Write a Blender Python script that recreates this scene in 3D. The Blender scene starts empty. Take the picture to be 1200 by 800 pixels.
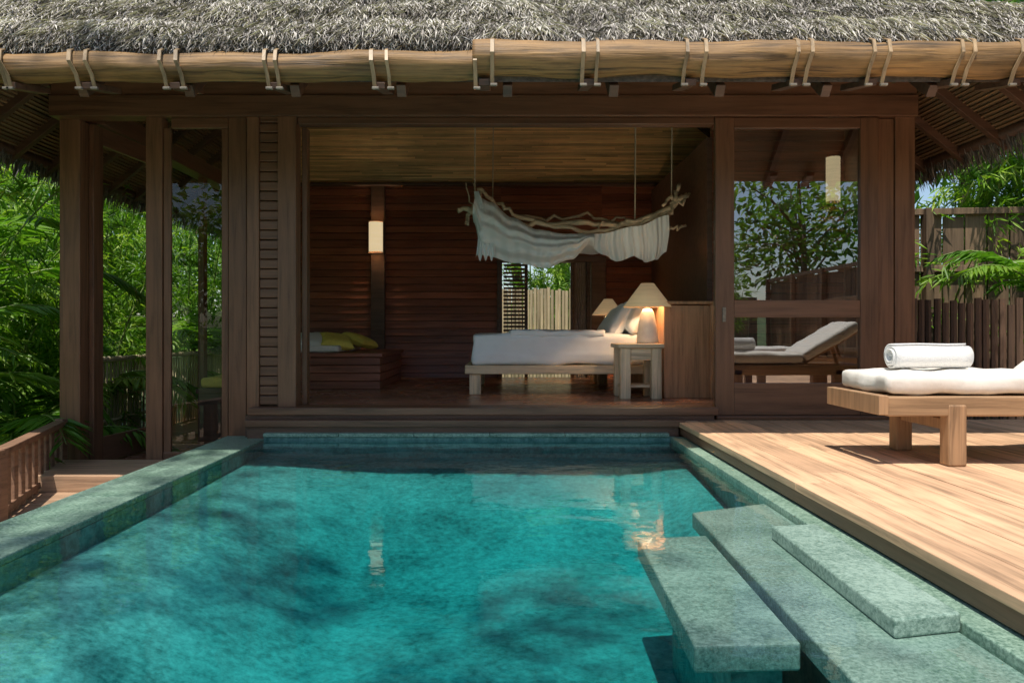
import bpy, bmesh, math, random
import numpy as np
from mathutils import Vector, Matrix
from mathutils import noise as nz
random.seed(7); RNG=np.random.default_rng(7)
SC=bpy.context.scene
W0=1.01; F=867.0; VX=590; VY=388
# ---------------------------------------------------------------- helpers
class MB:
    def __init__(s): s.v=[];s.f=[];s.r=[]
    def add(s,vs,fs,r=None):
        if r is None: r=random.random()
        o=len(s.v); s.v+= [tuple(v) for v in vs]; s.f+=[tuple(i+o for i in f) for f in fs]; s.r+=[r]*len(vs)
    def box(s,x0,x1,y0,y1,z0,z1,r=None,jit=0):
        d=random.uniform(-jit,jit) if jit else 0
        vs=[(x0,y0,z0+d),(x1,y0,z0+d),(x1,y1,z0+d),(x0,y1,z0+d),(x0,y0,z1+d),(x1,y0,z1+d),(x1,y1,z1+d),(x0,y1,z1+d)]
        s.add(vs,[(0,3,2,1),(4,5,6,7),(0,1,5,4),(1,2,6,5),(2,3,7,6),(3,0,4,7)],r)
    def beam(s,p0,p1,w,h,r=None,up=(0,0,1)):
        p0=Vector(p0);p1=Vector(p1);d=(p1-p0).normalized();u=Vector(up)
        sx=d.cross(u).normalized(); uz=sx.cross(d).normalized()
        vs=[]
        for p in (p0,p1):
            for a,b in((-1,-1),(1,-1),(1,1),(-1,1)):
                vs.append(p+sx*a*w/2+uz*b*h/2)
        s.add(vs,[(3,2,1,0),(4,5,6,7),(0,1,5,4),(1,2,6,5),(2,3,7,6),(3,0,4,7)],r)
    def tube(s,pts,rad,seg=8,r=None,cap=True):
        pts=[Vector(p) for p in pts]; n=len(pts)
        if not hasattr(rad,'__len__'): rad=[rad]*n
        vs=[];fs=[];ref=None
        for i,p in enumerate(pts):
            d=(pts[min(i+1,n-1)]-pts[max(i-1,0)]).normalized()
            if ref is None: ref=d.orthogonal().normalized()
            ref=(ref-d*ref.dot(d)).normalized(); b=d.cross(ref)
            for k in range(seg):
                a=2*math.pi*k/seg
                vs.append(p+(ref*math.cos(a)+b*math.sin(a))*rad[i])
        for i in range(n-1):
            for k in range(seg):
                k2=(k+1)%seg
                fs.append((i*seg+k,i*seg+k2,(i+1)*seg+k2,(i+1)*seg+k))
        if cap:
            fs.append(tuple(range(seg))[::-1]); fs.append(tuple((n-1)*seg+k for k in range(seg)))
        s.add(vs,fs,r)
    def prism(s,poly,z0,z1,r=None):
        n=len(poly)
        vs=[(x,y,z0) for x,y in poly]+[(x,y,z1) for x,y in poly]
        fs=[tuple(range(n))[::-1],tuple(range(n,2*n))]+[(i,(i+1)%n,n+(i+1)%n,n+i) for i in range(n)]
        s.add(vs,fs,r)
    def obj(s,name,mat,parent=None,bevel=0,smooth=False,seg=2):
        me=bpy.data.meshes.new(name); me.from_pydata(s.v,[],s.f); me.update()
        a=me.attributes.new('rnd','FLOAT','POINT'); a.data.foreach_set('value',s.r)
        me.materials.append(mat)
        if smooth: me.polygons.foreach_set('use_smooth',[True]*len(me.polygons))
        o=bpy.data.objects.new(name,me); SC.collection.objects.link(o)
        if parent: o.parent=parent
        if bevel:
            m=o.modifiers.new('bev','BEVEL'); m.width=bevel; m.segments=seg; m.limit_method='ANGLE'; m.angle_limit=math.radians(40)
        return o
def empty(name):
    e=bpy.data.objects.new(name,None); SC.collection.objects.link(e); e.empty_display_size=.2; return e
# ---------------------------------------------------------------- materials
def newmat(name):
    m=bpy.data.materials.new(name); m.use_nodes=True; nt=m.node_tree; nt.nodes.clear()
    out=nt.nodes.new('ShaderNodeOutputMaterial'); return m,nt,out
def N(nt,t,**k):
    n=nt.nodes.new('ShaderNode'+t)
    for a,b in k.items(): n.inputs[a.replace('_',' ')].default_value=b
    return n
def ramp(nt,fac,stops):
    r=nt.nodes.new('ShaderNodeValToRGB'); e=r.color_ramp.elements
    while len(e)<len(stops): e.new(.5)
    for i,(p,c) in enumerate(stops): e[i].position=p; e[i].color=(*c,1)
    nt.links.new(fac,r.inputs[0]); return r.outputs[0]
def mul(nt,a,b,op='MULTIPLY'):
    n=nt.nodes.new('ShaderNodeMath'); n.operation=op
    for i,x in enumerate((a,b)):
        if isinstance(x,(int,float)): n.inputs[i].default_value=x
        else: nt.links.new(x,n.inputs[i])
    return n.outputs[0]
def mixc(nt,f,a,b,bt='MIX'):
    n=nt.nodes.new('ShaderNodeMix'); n.data_type='RGBA'; n.blend_type=bt
    for i,x in ((0,f),(6,a),(7,b)):
        if isinstance(x,(int,float)): n.inputs[i].default_value=x
        elif isinstance(x,tuple): n.inputs[i].default_value=(*x,1)
        else: nt.links.new(x,n.inputs[i])
    return n.outputs[2]
def coords(nt,scale):
    t=nt.nodes.new('ShaderNodeTexCoord'); m=nt.nodes.new('ShaderNodeMapping'); m.inputs['Scale'].default_value=scale
    a=nt.nodes.new('ShaderNodeAttribute'); a.attribute_name='rnd'
    vm=nt.nodes.new('ShaderNodeVectorMath'); vm.operation='SCALE'; vm.inputs[0].default_value=(37,23,51)
    nt.links.new(a.outputs['Fac'],vm.inputs['Scale'])
    nt.links.new(vm.outputs[0],m.inputs['Location'])
    nt.links.new(t.outputs['Object'],m.inputs[0]); return m.outputs[0],a.outputs['Fac'],t.outputs['Object']
def wood(name,base,grain='x',rough=.5,var=.35,contrast=.5,bump=.25,stain=.3,spec=.5,fine=22):
    m,nt,out=newmat(name)
    s={'x':(1.2,fine,fine),'y':(fine,1.2,fine),'z':(fine,fine,1.2)}[grain]
    vec,rnd,oc=coords(nt,s)
    n1=N(nt,'TexNoise',Scale=1.0,Detail=6.0,Roughness=.65,Distortion=.6); nt.links.new(vec,n1.inputs['Vector'])
    n2=N(nt,'TexNoise',Scale=1.3,Detail=5.0,Roughness=.6); nt.links.new(oc,n2.inputs['Vector'])
    d=tuple(c*(1-contrast) for c in base); l=tuple(min(1,c*(1+contrast*.6)) for c in base)
    c=ramp(nt,n1.outputs['Fac'],[(.3,d),(.5,base),(.72,l)])
    v=mul(nt,mul(nt,rnd,var),1-var*.5,'ADD')
    st=mul(nt,mul(nt,n2.outputs['Fac'],stain*2),1-stain,'ADD')
    vv=mul(nt,v,st)
    cc=nt.nodes.new('ShaderNodeVectorMath'); cc.operation='SCALE'; nt.links.new(c,cc.inputs[0]); nt.links.new(vv,cc.inputs['Scale'])
    b=N(nt,'BsdfPrincipled'); nt.links.new(cc.outputs[0],b.inputs['Base Color'])
    rr=mul(nt,mul(nt,n2.outputs['Fac'],.3),rough-.15,'ADD'); nt.links.new(rr,b.inputs['Roughness'])
    b.inputs['Specular IOR Level'].default_value=spec
    bp=N(nt,'Bump',Strength=bump,Distance=.01); nt.links.new(n1.outputs['Fac'],bp.inputs['Height']); nt.links.new(bp.outputs[0],b.inputs['Normal'])
    nt.links.new(b.outputs[0],out.inputs[0]); return m
def plain(name,col,rough=.6,nscale=8,amt=.2,bump=.1):
    m,nt,out=newmat(name); vec,rnd,oc=coords(nt,(1,1,1))
    n1=N(nt,'TexNoise',Scale=float(nscale),Detail=6.0,Roughness=.6); nt.links.new(vec,n1.inputs['Vector'])
    c=ramp(nt,n1.outputs['Fac'],[(.3,tuple(x*(1-amt) for x in col)),(.7,tuple(min(1,x*(1+amt)) for x in col))])
    b=N(nt,'BsdfPrincipled',Roughness=rough); nt.links.new(c,b.inputs['Base Color'])
    bp=N(nt,'Bump',Strength=bump,Distance=.01); nt.links.new(n1.outputs['Fac'],bp.inputs['Height']); nt.links.new(bp.outputs[0],b.inputs['Normal'])
    nt.links.new(b.outputs[0],out.inputs[0]); return m
def leafmat(name,dark,mid,light,trans=.35,rough=.45):
    m,nt,out=newmat(name); a=nt.nodes.new('ShaderNodeAttribute'); a.attribute_name='rnd'
    c=ramp(nt,a.outputs['Fac'],[(0,dark),(.5,mid),(1,light)])
    b=N(nt,'BsdfPrincipled',Roughness=rough); nt.links.new(c,b.inputs['Base Color'])
    t=N(nt,'BsdfTranslucent'); tc=mixc(nt,1.0,c,(1.1,1.25,.45),'MULTIPLY'); nt.links.new(tc,t.inputs[0])
    mx=N(nt,'MixShader'); mx.inputs[0].default_value=trans
    nt.links.new(b.outputs[0],mx.inputs[1]); nt.links.new(t.outputs[0],mx.inputs[2]); nt.links.new(mx.outputs[0],out.inputs[0]); return m
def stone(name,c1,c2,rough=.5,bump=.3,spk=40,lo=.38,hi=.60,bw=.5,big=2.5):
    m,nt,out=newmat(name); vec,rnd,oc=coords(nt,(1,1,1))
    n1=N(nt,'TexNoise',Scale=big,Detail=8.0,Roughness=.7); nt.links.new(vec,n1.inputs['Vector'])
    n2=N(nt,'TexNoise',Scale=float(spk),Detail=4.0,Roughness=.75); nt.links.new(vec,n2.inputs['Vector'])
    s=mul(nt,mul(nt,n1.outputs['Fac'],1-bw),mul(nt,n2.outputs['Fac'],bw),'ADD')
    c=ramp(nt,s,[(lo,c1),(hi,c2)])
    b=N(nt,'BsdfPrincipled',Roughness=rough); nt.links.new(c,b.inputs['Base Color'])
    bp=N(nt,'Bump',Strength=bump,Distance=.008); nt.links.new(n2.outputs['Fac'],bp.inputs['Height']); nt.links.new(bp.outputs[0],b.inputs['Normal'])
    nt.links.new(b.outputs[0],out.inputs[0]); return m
def schlick(nt,f0,nrm=None):
    lw=nt.nodes.new('ShaderNodeLayerWeight'); lw.inputs['Blend'].default_value=.5
    if nrm is not None: nt.links.new(nrm,lw.inputs['Normal'])
    p=mul(nt,lw.outputs['Facing'],5.0,'POWER'); return mul(nt,mul(nt,p,1-f0),f0,'ADD')
def glassmat(name,f0,tint=(.96,.98,.97)):
    m,nt,out=newmat(name)
    t=N(nt,'BsdfTransparent'); t.inputs[0].default_value=(*tint,1)
    g=N(nt,'BsdfGlossy',Roughness=0.0)
    tc=nt.nodes.new('ShaderNodeTexCoord'); n1=N(nt,'TexNoise',Scale=1.2,Detail=1.0); nt.links.new(tc.outputs['Object'],n1.inputs['Vector'])
    bp=N(nt,'Bump',Strength=.05,Distance=.02); nt.links.new(n1.outputs['Fac'],bp.inputs['Height']); nt.links.new(bp.outputs[0],g.inputs['Normal'])
    mx=N(nt,'MixShader'); nt.links.new(schlick(nt,f0),mx.inputs[0]); nt.links.new(t.outputs[0],mx.inputs[1]); nt.links.new(g.outputs[0],mx.inputs[2]); nt.links.new(mx.outputs[0],out.inputs[0]); return m
def watermat():
    m,nt,out=newmat('pool_water')
    tc=nt.nodes.new('ShaderNodeTexCoord'); mp=nt.nodes.new('ShaderNodeMapping'); mp.inputs['Scale'].default_value=(1,1.5,1)
    nt.links.new(tc.outputs['Object'],mp.inputs[0])
    n1=N(nt,'TexNoise',Scale=2.0,Detail=2.0,Roughness=.45,Distortion=.4); nt.links.new(mp.outputs[0],n1.inputs['Vector'])
    n2=N(nt,'TexNoise',Scale=12.0,Detail=2.0); nt.links.new(mp.outputs[0],n2.inputs['Vector'])
    h=mul(nt,n1.outputs['Fac'],mul(nt,n2.outputs['Fac'],.12),'ADD')
    bp=N(nt,'Bump',Strength=.10,Distance=.05); nt.links.new(h,bp.inputs['Height'])
    t=N(nt,'BsdfTransparent'); t.inputs[0].default_value=(.98,1,1,1)
    g=N(nt,'BsdfGlossy',Roughness=0.0); nt.links.new(bp.outputs[0],g.inputs['Normal'])
    mx=N(nt,'MixShader'); nt.links.new(schlick(nt,.09,bp.outputs[0]),mx.inputs[0]); nt.links.new(t.outputs[0],mx.inputs[1]); nt.links.new(g.outputs[0],mx.inputs[2]); nt.links.new(mx.outputs[0],out.inputs[0])
    v=nt.nodes.new('ShaderNodeVolumeAbsorption'); v.inputs[0].default_value=(.0,.80,.82,1); v.inputs[1].default_value=1.5
    nt.links.new(v.outputs[0],out.inputs['Volume']); return m
M_face=wood('facade_wood_z',(.205,.100,.053),'z',.42,contrast=.45,stain=.25)
M_facex=wood('facade_wood_x',(.175,.085,.046),'x',.42,contrast=.45,stain=.25)
M_facey=wood('facade_wood_y',(.20,.10,.058),'y',.42,contrast=.35)
M_dark=wood('dark_wood_x',(.115,.060,.037),'x',.5)
M_int=wood('interior_wood',(.32,.11,.062),'x',.38,var=.5)
M_floor=wood('polished_floor',(.42,.20,.12),'x',.26,var=.4)
M_deck=wood('deck_wood',(.66,.41,.245),'y',.6,var=.40,contrast=.50,stain=.50)
M_deckx=wood('walkway_wood',(.42,.27,.17),'x',.6)
M_teak=wood('teak_x',(.42,.26,.14),'x',.5)
M_teakz=wood('teak_z',(.38,.23,.125),'z',.5)
M_pale=wood('pale_wood_x',(.66,.50,.32),'x',.5)
M_palez=wood('pale_wood_z',(.66,.50,.32),'z',.5)
M_head=wood('headboard_wood',(.50,.25,.12),'z',.4)
M_log=wood('eave_log_wood',(.30,.168,.060),'x',.6,contrast=.9,stain=.9,bump=.9,fine=30)
M_strap=wood('strap_cane',(.38,.26,.14),'z',.5)
M_fence=wood('fence_wood',(.20,.13,.078),'z',.75,var=.7,contrast=.6)
M_fenced=wood('log_fence_wood',(.12,.072,.045),'z',.75,var=.6,contrast=.6)
M_rail=wood('railing_wood',(.26,.145,.09),'y',.6)
M_bam=wood('bamboo_mat',(.85,.54,.24),'x',.5,var=.6,contrast=.5)
M_bamf=wood('bamboo_pole',(.60,.50,.32),'z',.5,var=.6)
M_mat=wood('ceiling_mat',(.22,.14,.075),'x',.7,contrast=.6,var=.5)
M_caney=wood('ceiling_cane_y',(.20,.12,.06),'y',.6,var=.9)
M_drift=wood('driftwood',(.58,.43,.28),'x',.7,contrast=.6)
M_fabric=plain('white_linen',(.91,.91,.90),.85,6,.03,.25)
M_cush=plain('cream_cushion',(.82,.78,.71),.85,20,.06,.3)
M_yel=plain('yellow_cushion',(.80,.66,.12),.8,20,.1,.2)
M_rope=plain('rope',(.55,.45,.32),.9,80,.3,.5)
M_metal=plain('metal_clamp',(.25,.21,.16),.5,30,.3,.2)
M_ceram=plain('ceramic',(.82,.79,.72),.5,15,.1,.1)
M_stone=stone('green_stone',(.085,.165,.13),(.33,.46,.385),.45,.5,60,.39,.59,.6)
M_cop=stone('coping_stone',(.08,.165,.12),(.33,.48,.38),.38,.4,55,.39,.59,.6)
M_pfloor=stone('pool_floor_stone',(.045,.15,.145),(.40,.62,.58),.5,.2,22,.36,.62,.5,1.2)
M_pwall=stone('pool_wall_stone',(.045,.15,.14),(.24,.42,.38),.5,.2,20)
M_glass=glassmat('window_glass',.06)
M_glassr=glassmat('door_glass',.36,(.75,.78,.76))
M_water=watermat()
M_leafb=leafmat('bamboo_leaf',(.06,.16,.014),(.18,.37,.032),(.44,.60,.08),.45)
M_leafp=leafmat('palm_leaf',(.06,.16,.02),(.15,.33,.035),(.30,.46,.07),.4)
M_leaft=leafmat('tree_leaf',(.05,.13,.018),(.13,.29,.035),(.27,.44,.07),.4)
M_trunk=plain('bark',(.16,.12,.08),.85,12,.4,.6)
M_culm=plain('bamboo_culm',(.18,.26,.06),.45,5,.3,.1)
M_soil=plain('soil_and_leaf_litter',(.06,.10,.03),.95,3,.5,.6)
M_straw=leafmat('thatch_straw',(.12,.105,.095),(.43,.395,.365),(.80,.76,.71),.1,.8)
M_thb=plain('thatch_base',(.11,.095,.085),.95,25,.5,.8)
def shade(name,col,em):
    m,nt,out=newmat(name); b=N(nt,'BsdfPrincipled',Roughness=.8)
    vec,rnd,oc=coords(nt,(1,1,30)); n1=N(nt,'TexNoise',Scale=3.0,Detail=3.0); nt.links.new(vec,n1.inputs['Vector'])
    c=ramp(nt,n1.outputs['Fac'],[(.3,tuple(x*.85 for x in col)),(.7,col)]); nt.links.new(c,b.inputs['Base Color'])
    nt.links.new(c,b.inputs['Emission Color']); b.inputs['Emission Strength'].default_value=em
    nt.links.new(b.outputs[0],out.inputs[0]); return m
M_shade=shade('lampshade_linen',(.80,.56,.30),.26)
M_sconce=shade('sconce_parchment',(.95,.74,.44),.75)
def netmat():
    m,nt,out=newmat('mosquito_net'); d=N(nt,'BsdfDiffuse'); d.inputs[0].default_value=(.94,.97,.97,1)
    t=N(nt,'BsdfTranslucent'); t.inputs[0].default_value=(.93,.96,.96,1); tr=N(nt,'BsdfTransparent')
    a=N(nt,'MixShader'); a.inputs[0].default_value=.2; nt.links.new(d.outputs[0],a.inputs[1]); nt.links.new(t.outputs[0],a.inputs[2])
    b=N(nt,'MixShader'); b.inputs[0].default_value=.08; nt.links.new(a.outputs[0],b.inputs[1]); nt.links.new(tr.outputs[0],b.inputs[2]); nt.links.new(b.outputs[0],out.inputs[0]); return m
M_net=netmat()
# ---------------------------------------------------------------- leaves
def leafmesh(name,P,D,L,Wd,mat,parent=None,rnd=None,flat=.6):
    P=np.asarray(P,float);D=np.asarray(D,float);n=len(P)
    D=D/np.linalg.norm(D,axis=1,keepdims=True)
    L=np.broadcast_to(L,(n,)).reshape(n,1); Wd=np.broadcast_to(Wd,(n,)).reshape(n,1)
    up=np.array([0,0,1.0])*flat+RNG.normal(0,.5,(n,3))
    S=np.cross(D,up); S/=np.linalg.norm(S,axis=1,keepdims=True)+1e-9
    U=np.cross(S,D)
    mid=P+D*L*.45
    tip=P+D*L-U*L*.12
    v=np.stack([P,mid+S*Wd*.5+U*Wd*.15,tip,mid-S*Wd*.5+U*Wd*.15],1).reshape(-1,3)
    i=np.arange(n)[:,None]*4
    t=np.concatenate([i+0,i+1,i+2,i+0,i+2,i+3],1).reshape(-1)
    me=bpy.data.meshes.new(name); me.vertices.add(4*n); me.vertices.foreach_set('co',v.ravel())
    me.loops.add(6*n); me.loops.foreach_set('vertex_index',t.astype(np.int32))
    me.polygons.add(2*n); me.polygons.foreach_set('loop_start',np.arange(0,6*n,3,dtype=np.int32)); me.polygons.foreach_set('loop_total',np.full(2*n,3,dtype=np.int32))
    me.update(calc_edges=True)
    a=me.attributes.new('rnd','FLOAT','POINT')
    if rnd is None: rnd=RNG.random(n)
    a.data.foreach_set('value',np.repeat(rnd,4).astype(np.float32)); me.materials.append(mat)
    o=bpy.data.objects.new(name,me); SC.collection.objects.link(o)
    if parent: o.parent=parent
    return o
def bamboo(x,y,z,h=6,n=9,spread=1.2,lean=(0,0),per=26,name='bamboo_plant',lz=.25):
    e=empty(name); mb=MB(); P=[];D=[];R=[];LL=[]
    for c in range(n):
        a=random.uniform(0,6.28); hh=h*random.uniform(.7,1.1); bx=x+random.gauss(0,.25);by=y+random.gauss(0,.25)
        ox=math.cos(a)*spread*random.uniform(.4,1.1)+lean[0]; oy=math.sin(a)*spread*random.uniform(.4,1.1)+lean[1]
        pts=[];m=14
        for i in range(m+1):
            t=i/m; pts.append((bx+ox*t**2,by+oy*t**2,z+hh*(t-.18*t**3)))
        mb.tube(pts,[.022*(1-.8*i/m)+.003 for i in range(m+1)],6)
        for i in range(int(per*hh/5)):
            t=random.uniform(lz,1.0); k=min(int(t*m),m-1); q=t*m-k
            p=np.array(pts[k])*(1-q)+np.array(pts[k+1])*q
            b=random.uniform(0,6.28); bl=random.uniform(.25,.8)
            tw=np.array([math.cos(b),math.sin(b),random.uniform(-.1,.7)])
            cr=random.gauss(.5,.2)
            for j in range(random.randint(14,24)):
                s=random.uniform(.25,1)*bl
                pp=p+tw*s+np.array([0,0,-.45*s*s])+RNG.normal(0,.035,3)
                P.append(pp); D.append(tw*.6+np.array([0,0,-.55])+RNG.normal(0,.45,3)); R.append(np.clip(cr+random.gauss(0,.18),0,1)); LL.append(random.uniform(.12,.24))
    mb.obj('culms',M_culm,e,smooth=True); LL=np.array(LL)
    leafmesh('leaves',P,D,LL,LL*.15,M_leafb,e,np.array(R)); return e
def palm(x,y,z,trunk=.6,n=13,L=1.6,name='palm_plant'):
    e=empty(name); mb=MB(); P=[];D=[];R=[];LL=[]
    if trunk>.2: mb.tube([(x,y,z),(x+.04,y,z+trunk*.5),(x,y,z+trunk)],[.07,.055,.05],8)
    for f in range(n):
        a=6.283*f/n+random.uniform(-.3,.3); el=random.uniform(.5,1.35); l=L*random.uniform(.7,1.1)
        hx,hy=math.cos(a),math.sin(a); pts=[];m=12
        px=0;pz=0
        for i in range(m+1):
            pts.append((x+hx*px,y+hy*px,z+trunk+pz)); an=el-1.7*(i/m)**1.4; px+=math.cos(an)*l/m; pz+=math.sin(an)*l/m
        mb.tube(pts,[.014*(1-.85*i/m)+.002 for i in range(m+1)],5)
        cr=random.gauss(.55,.2)
        for j in range(64):
            t=.15+.85*(j//2)/32; k=min(int(t*m),m-1); q=t*m-k
            p0=np.array(pts[k]);p1=np.array(pts[k+1]); p=p0*(1-q)+p1*q; d=(p1-p0)/np.linalg.norm(p1-p0)
            sd=np.cross(d,[0,0,1.0]); sd/=np.linalg.norm(sd)+1e-6
            sg=1 if j%2 else -1
            P.append(p); D.append(sd*sg*.9+d*.7+np.array([0,0,-.25])+RNG.normal(0,.08,3)); R.append(np.clip(cr+random.gauss(0,.1),0,1)); LL.append(l*.27*(1-abs(t-.5)*.9))
    mb.obj('stems',M_culm,e,smooth=True); LL=np.array(LL)
    leafmesh('fronds',P,D,LL,LL*.10+.006,M_leafp,e,np.array(R),flat=1.5); return e
def tree(x,y,z,h=7,r=2.5,n=60,per=60,ls=.2,name='tree',mat=None,flatz=.7,sd=.45):
    e=empty(name); mb=MB(); P=[];D=[];R=[]
    top=Vector((x+random.uniform(-.3,.3),y+random.uniform(-.3,.3),z+h*.75))
    mb.tube([(x,y,z),(x+.1,y,z+h*.3),tuple(top)],[.03*h,.022*h,.012*h],8)
    for i in range(n):
        u=RNG.normal(0,1,3); u/=np.linalg.norm(u); rr=r*random.uniform(.45,1.05)
        c=np.array([x,y,z+h*.8])+u*np.array([rr,rr,rr*flatz])
        if i<14:
            st=Vector((x,y,z+h*random.uniform(.4,.7))); mb.tube([st,(st+Vector(c))/2+Vector((0,0,.2)),Vector(c)],[.012*h*.6,.008*h*.6,.003*h],5)
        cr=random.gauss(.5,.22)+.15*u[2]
        k=per; off=RNG.normal(0,sd,(k,3))*np.array([1,1,.55])
        P.append(c+off); D.append(off+RNG.normal(0,.3,(k,3))+np.array([0,0,-.15])); R.append(np.clip(cr+RNG.normal(0,.15,k),0,1))
    P=np.concatenate(P);D=np.concatenate(D);R=np.concatenate(R); LL=RNG.uniform(.7,1.3,len(P))*ls
    mb.obj('trunk_and_limbs',M_trunk,e,smooth=True)
    leafmesh('crown',P,D,LL,LL*.42,mat or M_leaft,e,R); return e
# ---------------------------------------------------------------- ground
def gh(x,y):
    b=-1.75
    s=lambda t:max(0,min(1,t))**2*(3-2*max(0,min(1,t)))
    b+=1.8*s((x-4.9)/1.2)
    b+=1.7*s((y-11.8)/1.2)*s((x+4.6)/1.5)
    d=math.hypot(x,y-6)
    b+=3*s((d-16)/30)
    b+=.15*math.sin(x*.7+1)*math.cos(y*.6)*s((d-8)/5)
    return b
gs=sorted(set([round(v,2) for v in list(np.linspace(-16,20,73))+[-400,-250,-150,-100,-70,-50,-40,-32,-26,-21,25,32,40,50,70,100,150,250,400]]))
mb=MB(); n=len(gs)
vs=[(x,y,gh(x,y)) for y in gs for x in gs]
mb.add(vs,[(j*n+i,j*n+i+1,(j+1)*n+i+1,(j+1)*n+i) for j in range(n-1) for i in range(n-1)],.5)
mb.obj('ground',M_soil,smooth=True)
# ---------------------------------------------------------------- pool
XL=-2.23;XR=1.60;YN=-1.5;YF=6.88;PD=-.95
pool=empty('swimming_pool')
def sst(t): t=max(0,min(1,t)); return t*t*(3-2*t)
def pfz(x,y):
    d=-.60
    a=sst((x-XL)/1.5); b=sst((YF-y)/2.6); c=sst((XR-x)/.6)
    return -.13+(d+.13)*min(1,(.05+.95*a))*min(1,(.08+.92*b))*(.35+.65*c)
mb=MB(); xs=np.linspace(XL-.05,XR+.05,44); ys=np.linspace(YN-.05,YF+.05,90)
vs=[(x,y,pfz(x,y)) for y in ys for x in xs]; nx=len(xs)
mb.add(vs,[(j*nx+i,j*nx+i+1,(j+1)*nx+i+1,(j+1)*nx+i) for j in range(len(ys)-1) for i in range(nx-1)],.5)
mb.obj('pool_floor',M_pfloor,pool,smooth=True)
mb=MB(); mb.box(XL-.4,XL-.001,YN-.3,YF+.3,PD+.001,-.034,.5); mb.box(XR,XR+.3,YN-.3,YF+.3,PD+.001,-.075,.5); mb.box(XL,XR,YF,YF+.3,PD+.001,.028,.5); mb.box(XL,XR,YN-.3,YN,PD+.001,-.04,.5); mb.obj('pool_walls',M_pwall,pool)
mb=MB()
y=YN-.3
while y<7.05:
    y2=min(y+.9,7.1); mb.box(XL-.42,XL,y,y2-.003,-.032,.007); y=y2
mb.obj('infinity_edge_coping',M_cop,pool,.005)
mb=MB()
y=YN-.3
while y<6.85:
    y2=min(y+.9,6.87); mb.box(XR-.05,XR+.2,y,y2-.003,-.07,.03); y=y2
x=XL+.002
while x<1.5:
    x2=min(x+.7,1.54); mb.box(x,x2-.003,YF-.03,YF+.12,.03,.065); x=x2
mb.obj('pool_coping',M_cop,pool,.006)
mb=MB(); mb.box(XL-.41,XL-.401,YN-.3,7.1,-1.75,-.034,.5); mb.obj('overflow_wall',M_pwall,pool)
mb=MB(); mb.box(XL-.02,XR+.02,YN-.02,YF+.02,PD+.1,0,.5); mb.obj('water',M_water,pool)
def slab(name,poly,z0,z1):
    mb=MB(); mb.prism(poly,z0,z1); o=mb.obj(name,M_stone,pool,.010,seg=3); return o
slab('entry_slab_1',[(1.29,2.44),(1.548,2.5),(1.548,3.66),(1.31,3.62)],-.005,.06)
slab('entry_slab_2',[(1.0,1.2),(1.548,1.2),(1.548,4.38),(1.06,4.16)],-.095,-.007)
slab('entry_slab_3',[(.63,2.44),(.99,2.46),(1.03,3.76),(.67,3.70)],-.12,-.025)
mb=MB(); mb.box(1.2,1.59,1.3,4.1,PD,-.098); mb.box(.80,.98,2.6,3.5,PD,-.123); mb.obj('slab_supports',M_pwall,pool)
# ---------------------------------------------------------------- deck
deck=empty('wooden_deck'); mb=MB()
x=1.64
while x<6.4:
    w=.215; y=-3.0+random.uniform(-1.5,0)
    while y<7.14:
        y2=min(y+random.uniform(2.2,3.6),7.14)
        if y2>7.14-.5: y2=7.14
        mb.box(x,x+w-.006,max(y,-3),y2-.004,.115,.16,jit=.0015); y=y2
    x+=w
mb.obj('deck_boards',M_deck,deck,.004)
mb=MB(); mb.box(1.66,1.74,-3,7.14,.04,.113)
for yy in np.arange(-2.5,7,1.2): mb.box(1.74,6.4,yy,yy+.07,.0,.112)
mb.box(1.85,6.4,-3,7.1,-.3,-.005)
mb.obj('deck_joists',M_facey,deck)
mb=MB()
x=-3.0
while x<1.6: mb.box(x,x+.19,-4,-1.82,.03,.08); x+=.2
mb.obj('rear_terrace_boards',M_deck,deck,.004)
walk=empty('lower_walkway'); mb=MB(); y=-1
while y<7.1: mb.box(-4.25,-2.68,y,y+.15,-.40,-.36,jit=.002); y+=.156
mb.box(-4.3,-3.2,6.3,7.1,-.355,-.22)
mb.obj('walkway_boards',M_deckx,walk,.004)
mb=MB()
for yy in (0,2,4,6): mb.box(-4.2,-4.08,yy,yy+.12,-1.8,-.41)
mb.box(-4.28,-4.2,-1,7.1,-.55,-.405); mb.obj('walkway_posts',M_facey,walk)
rail=empty('wooden_railing'); mb=MB(); rp=[(-4.25,7.1,.13),(-3.62,5.3,.14),(-3.45,3.2,.14),(-3.4,-1,.14)]
for a,b in zip(rp[:-1],rp[1:]):
    mb.beam(a,b,.10,.05); mb.beam((a[0],a[1],-.3),(b[0],b[1],-.3),.05,.06)
    L=(Vector(b)-Vector(a)).length; k=int(L/.19)
    for i in range(k+1):
        t=i/k; px=a[0]*(1-t)+b[0]*t;py=a[1]*(1-t)+b[1]*t
        mb.box(px-.022,px+.022,py-.025,py+.025,-.42,.105)
    mb.box(a[0]-.045,a[0]+.045,a[1]-.045,a[1]+.045,-.6,.17)
mb.obj('rails_and_pickets',M_rail,rail,.006)
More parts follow.
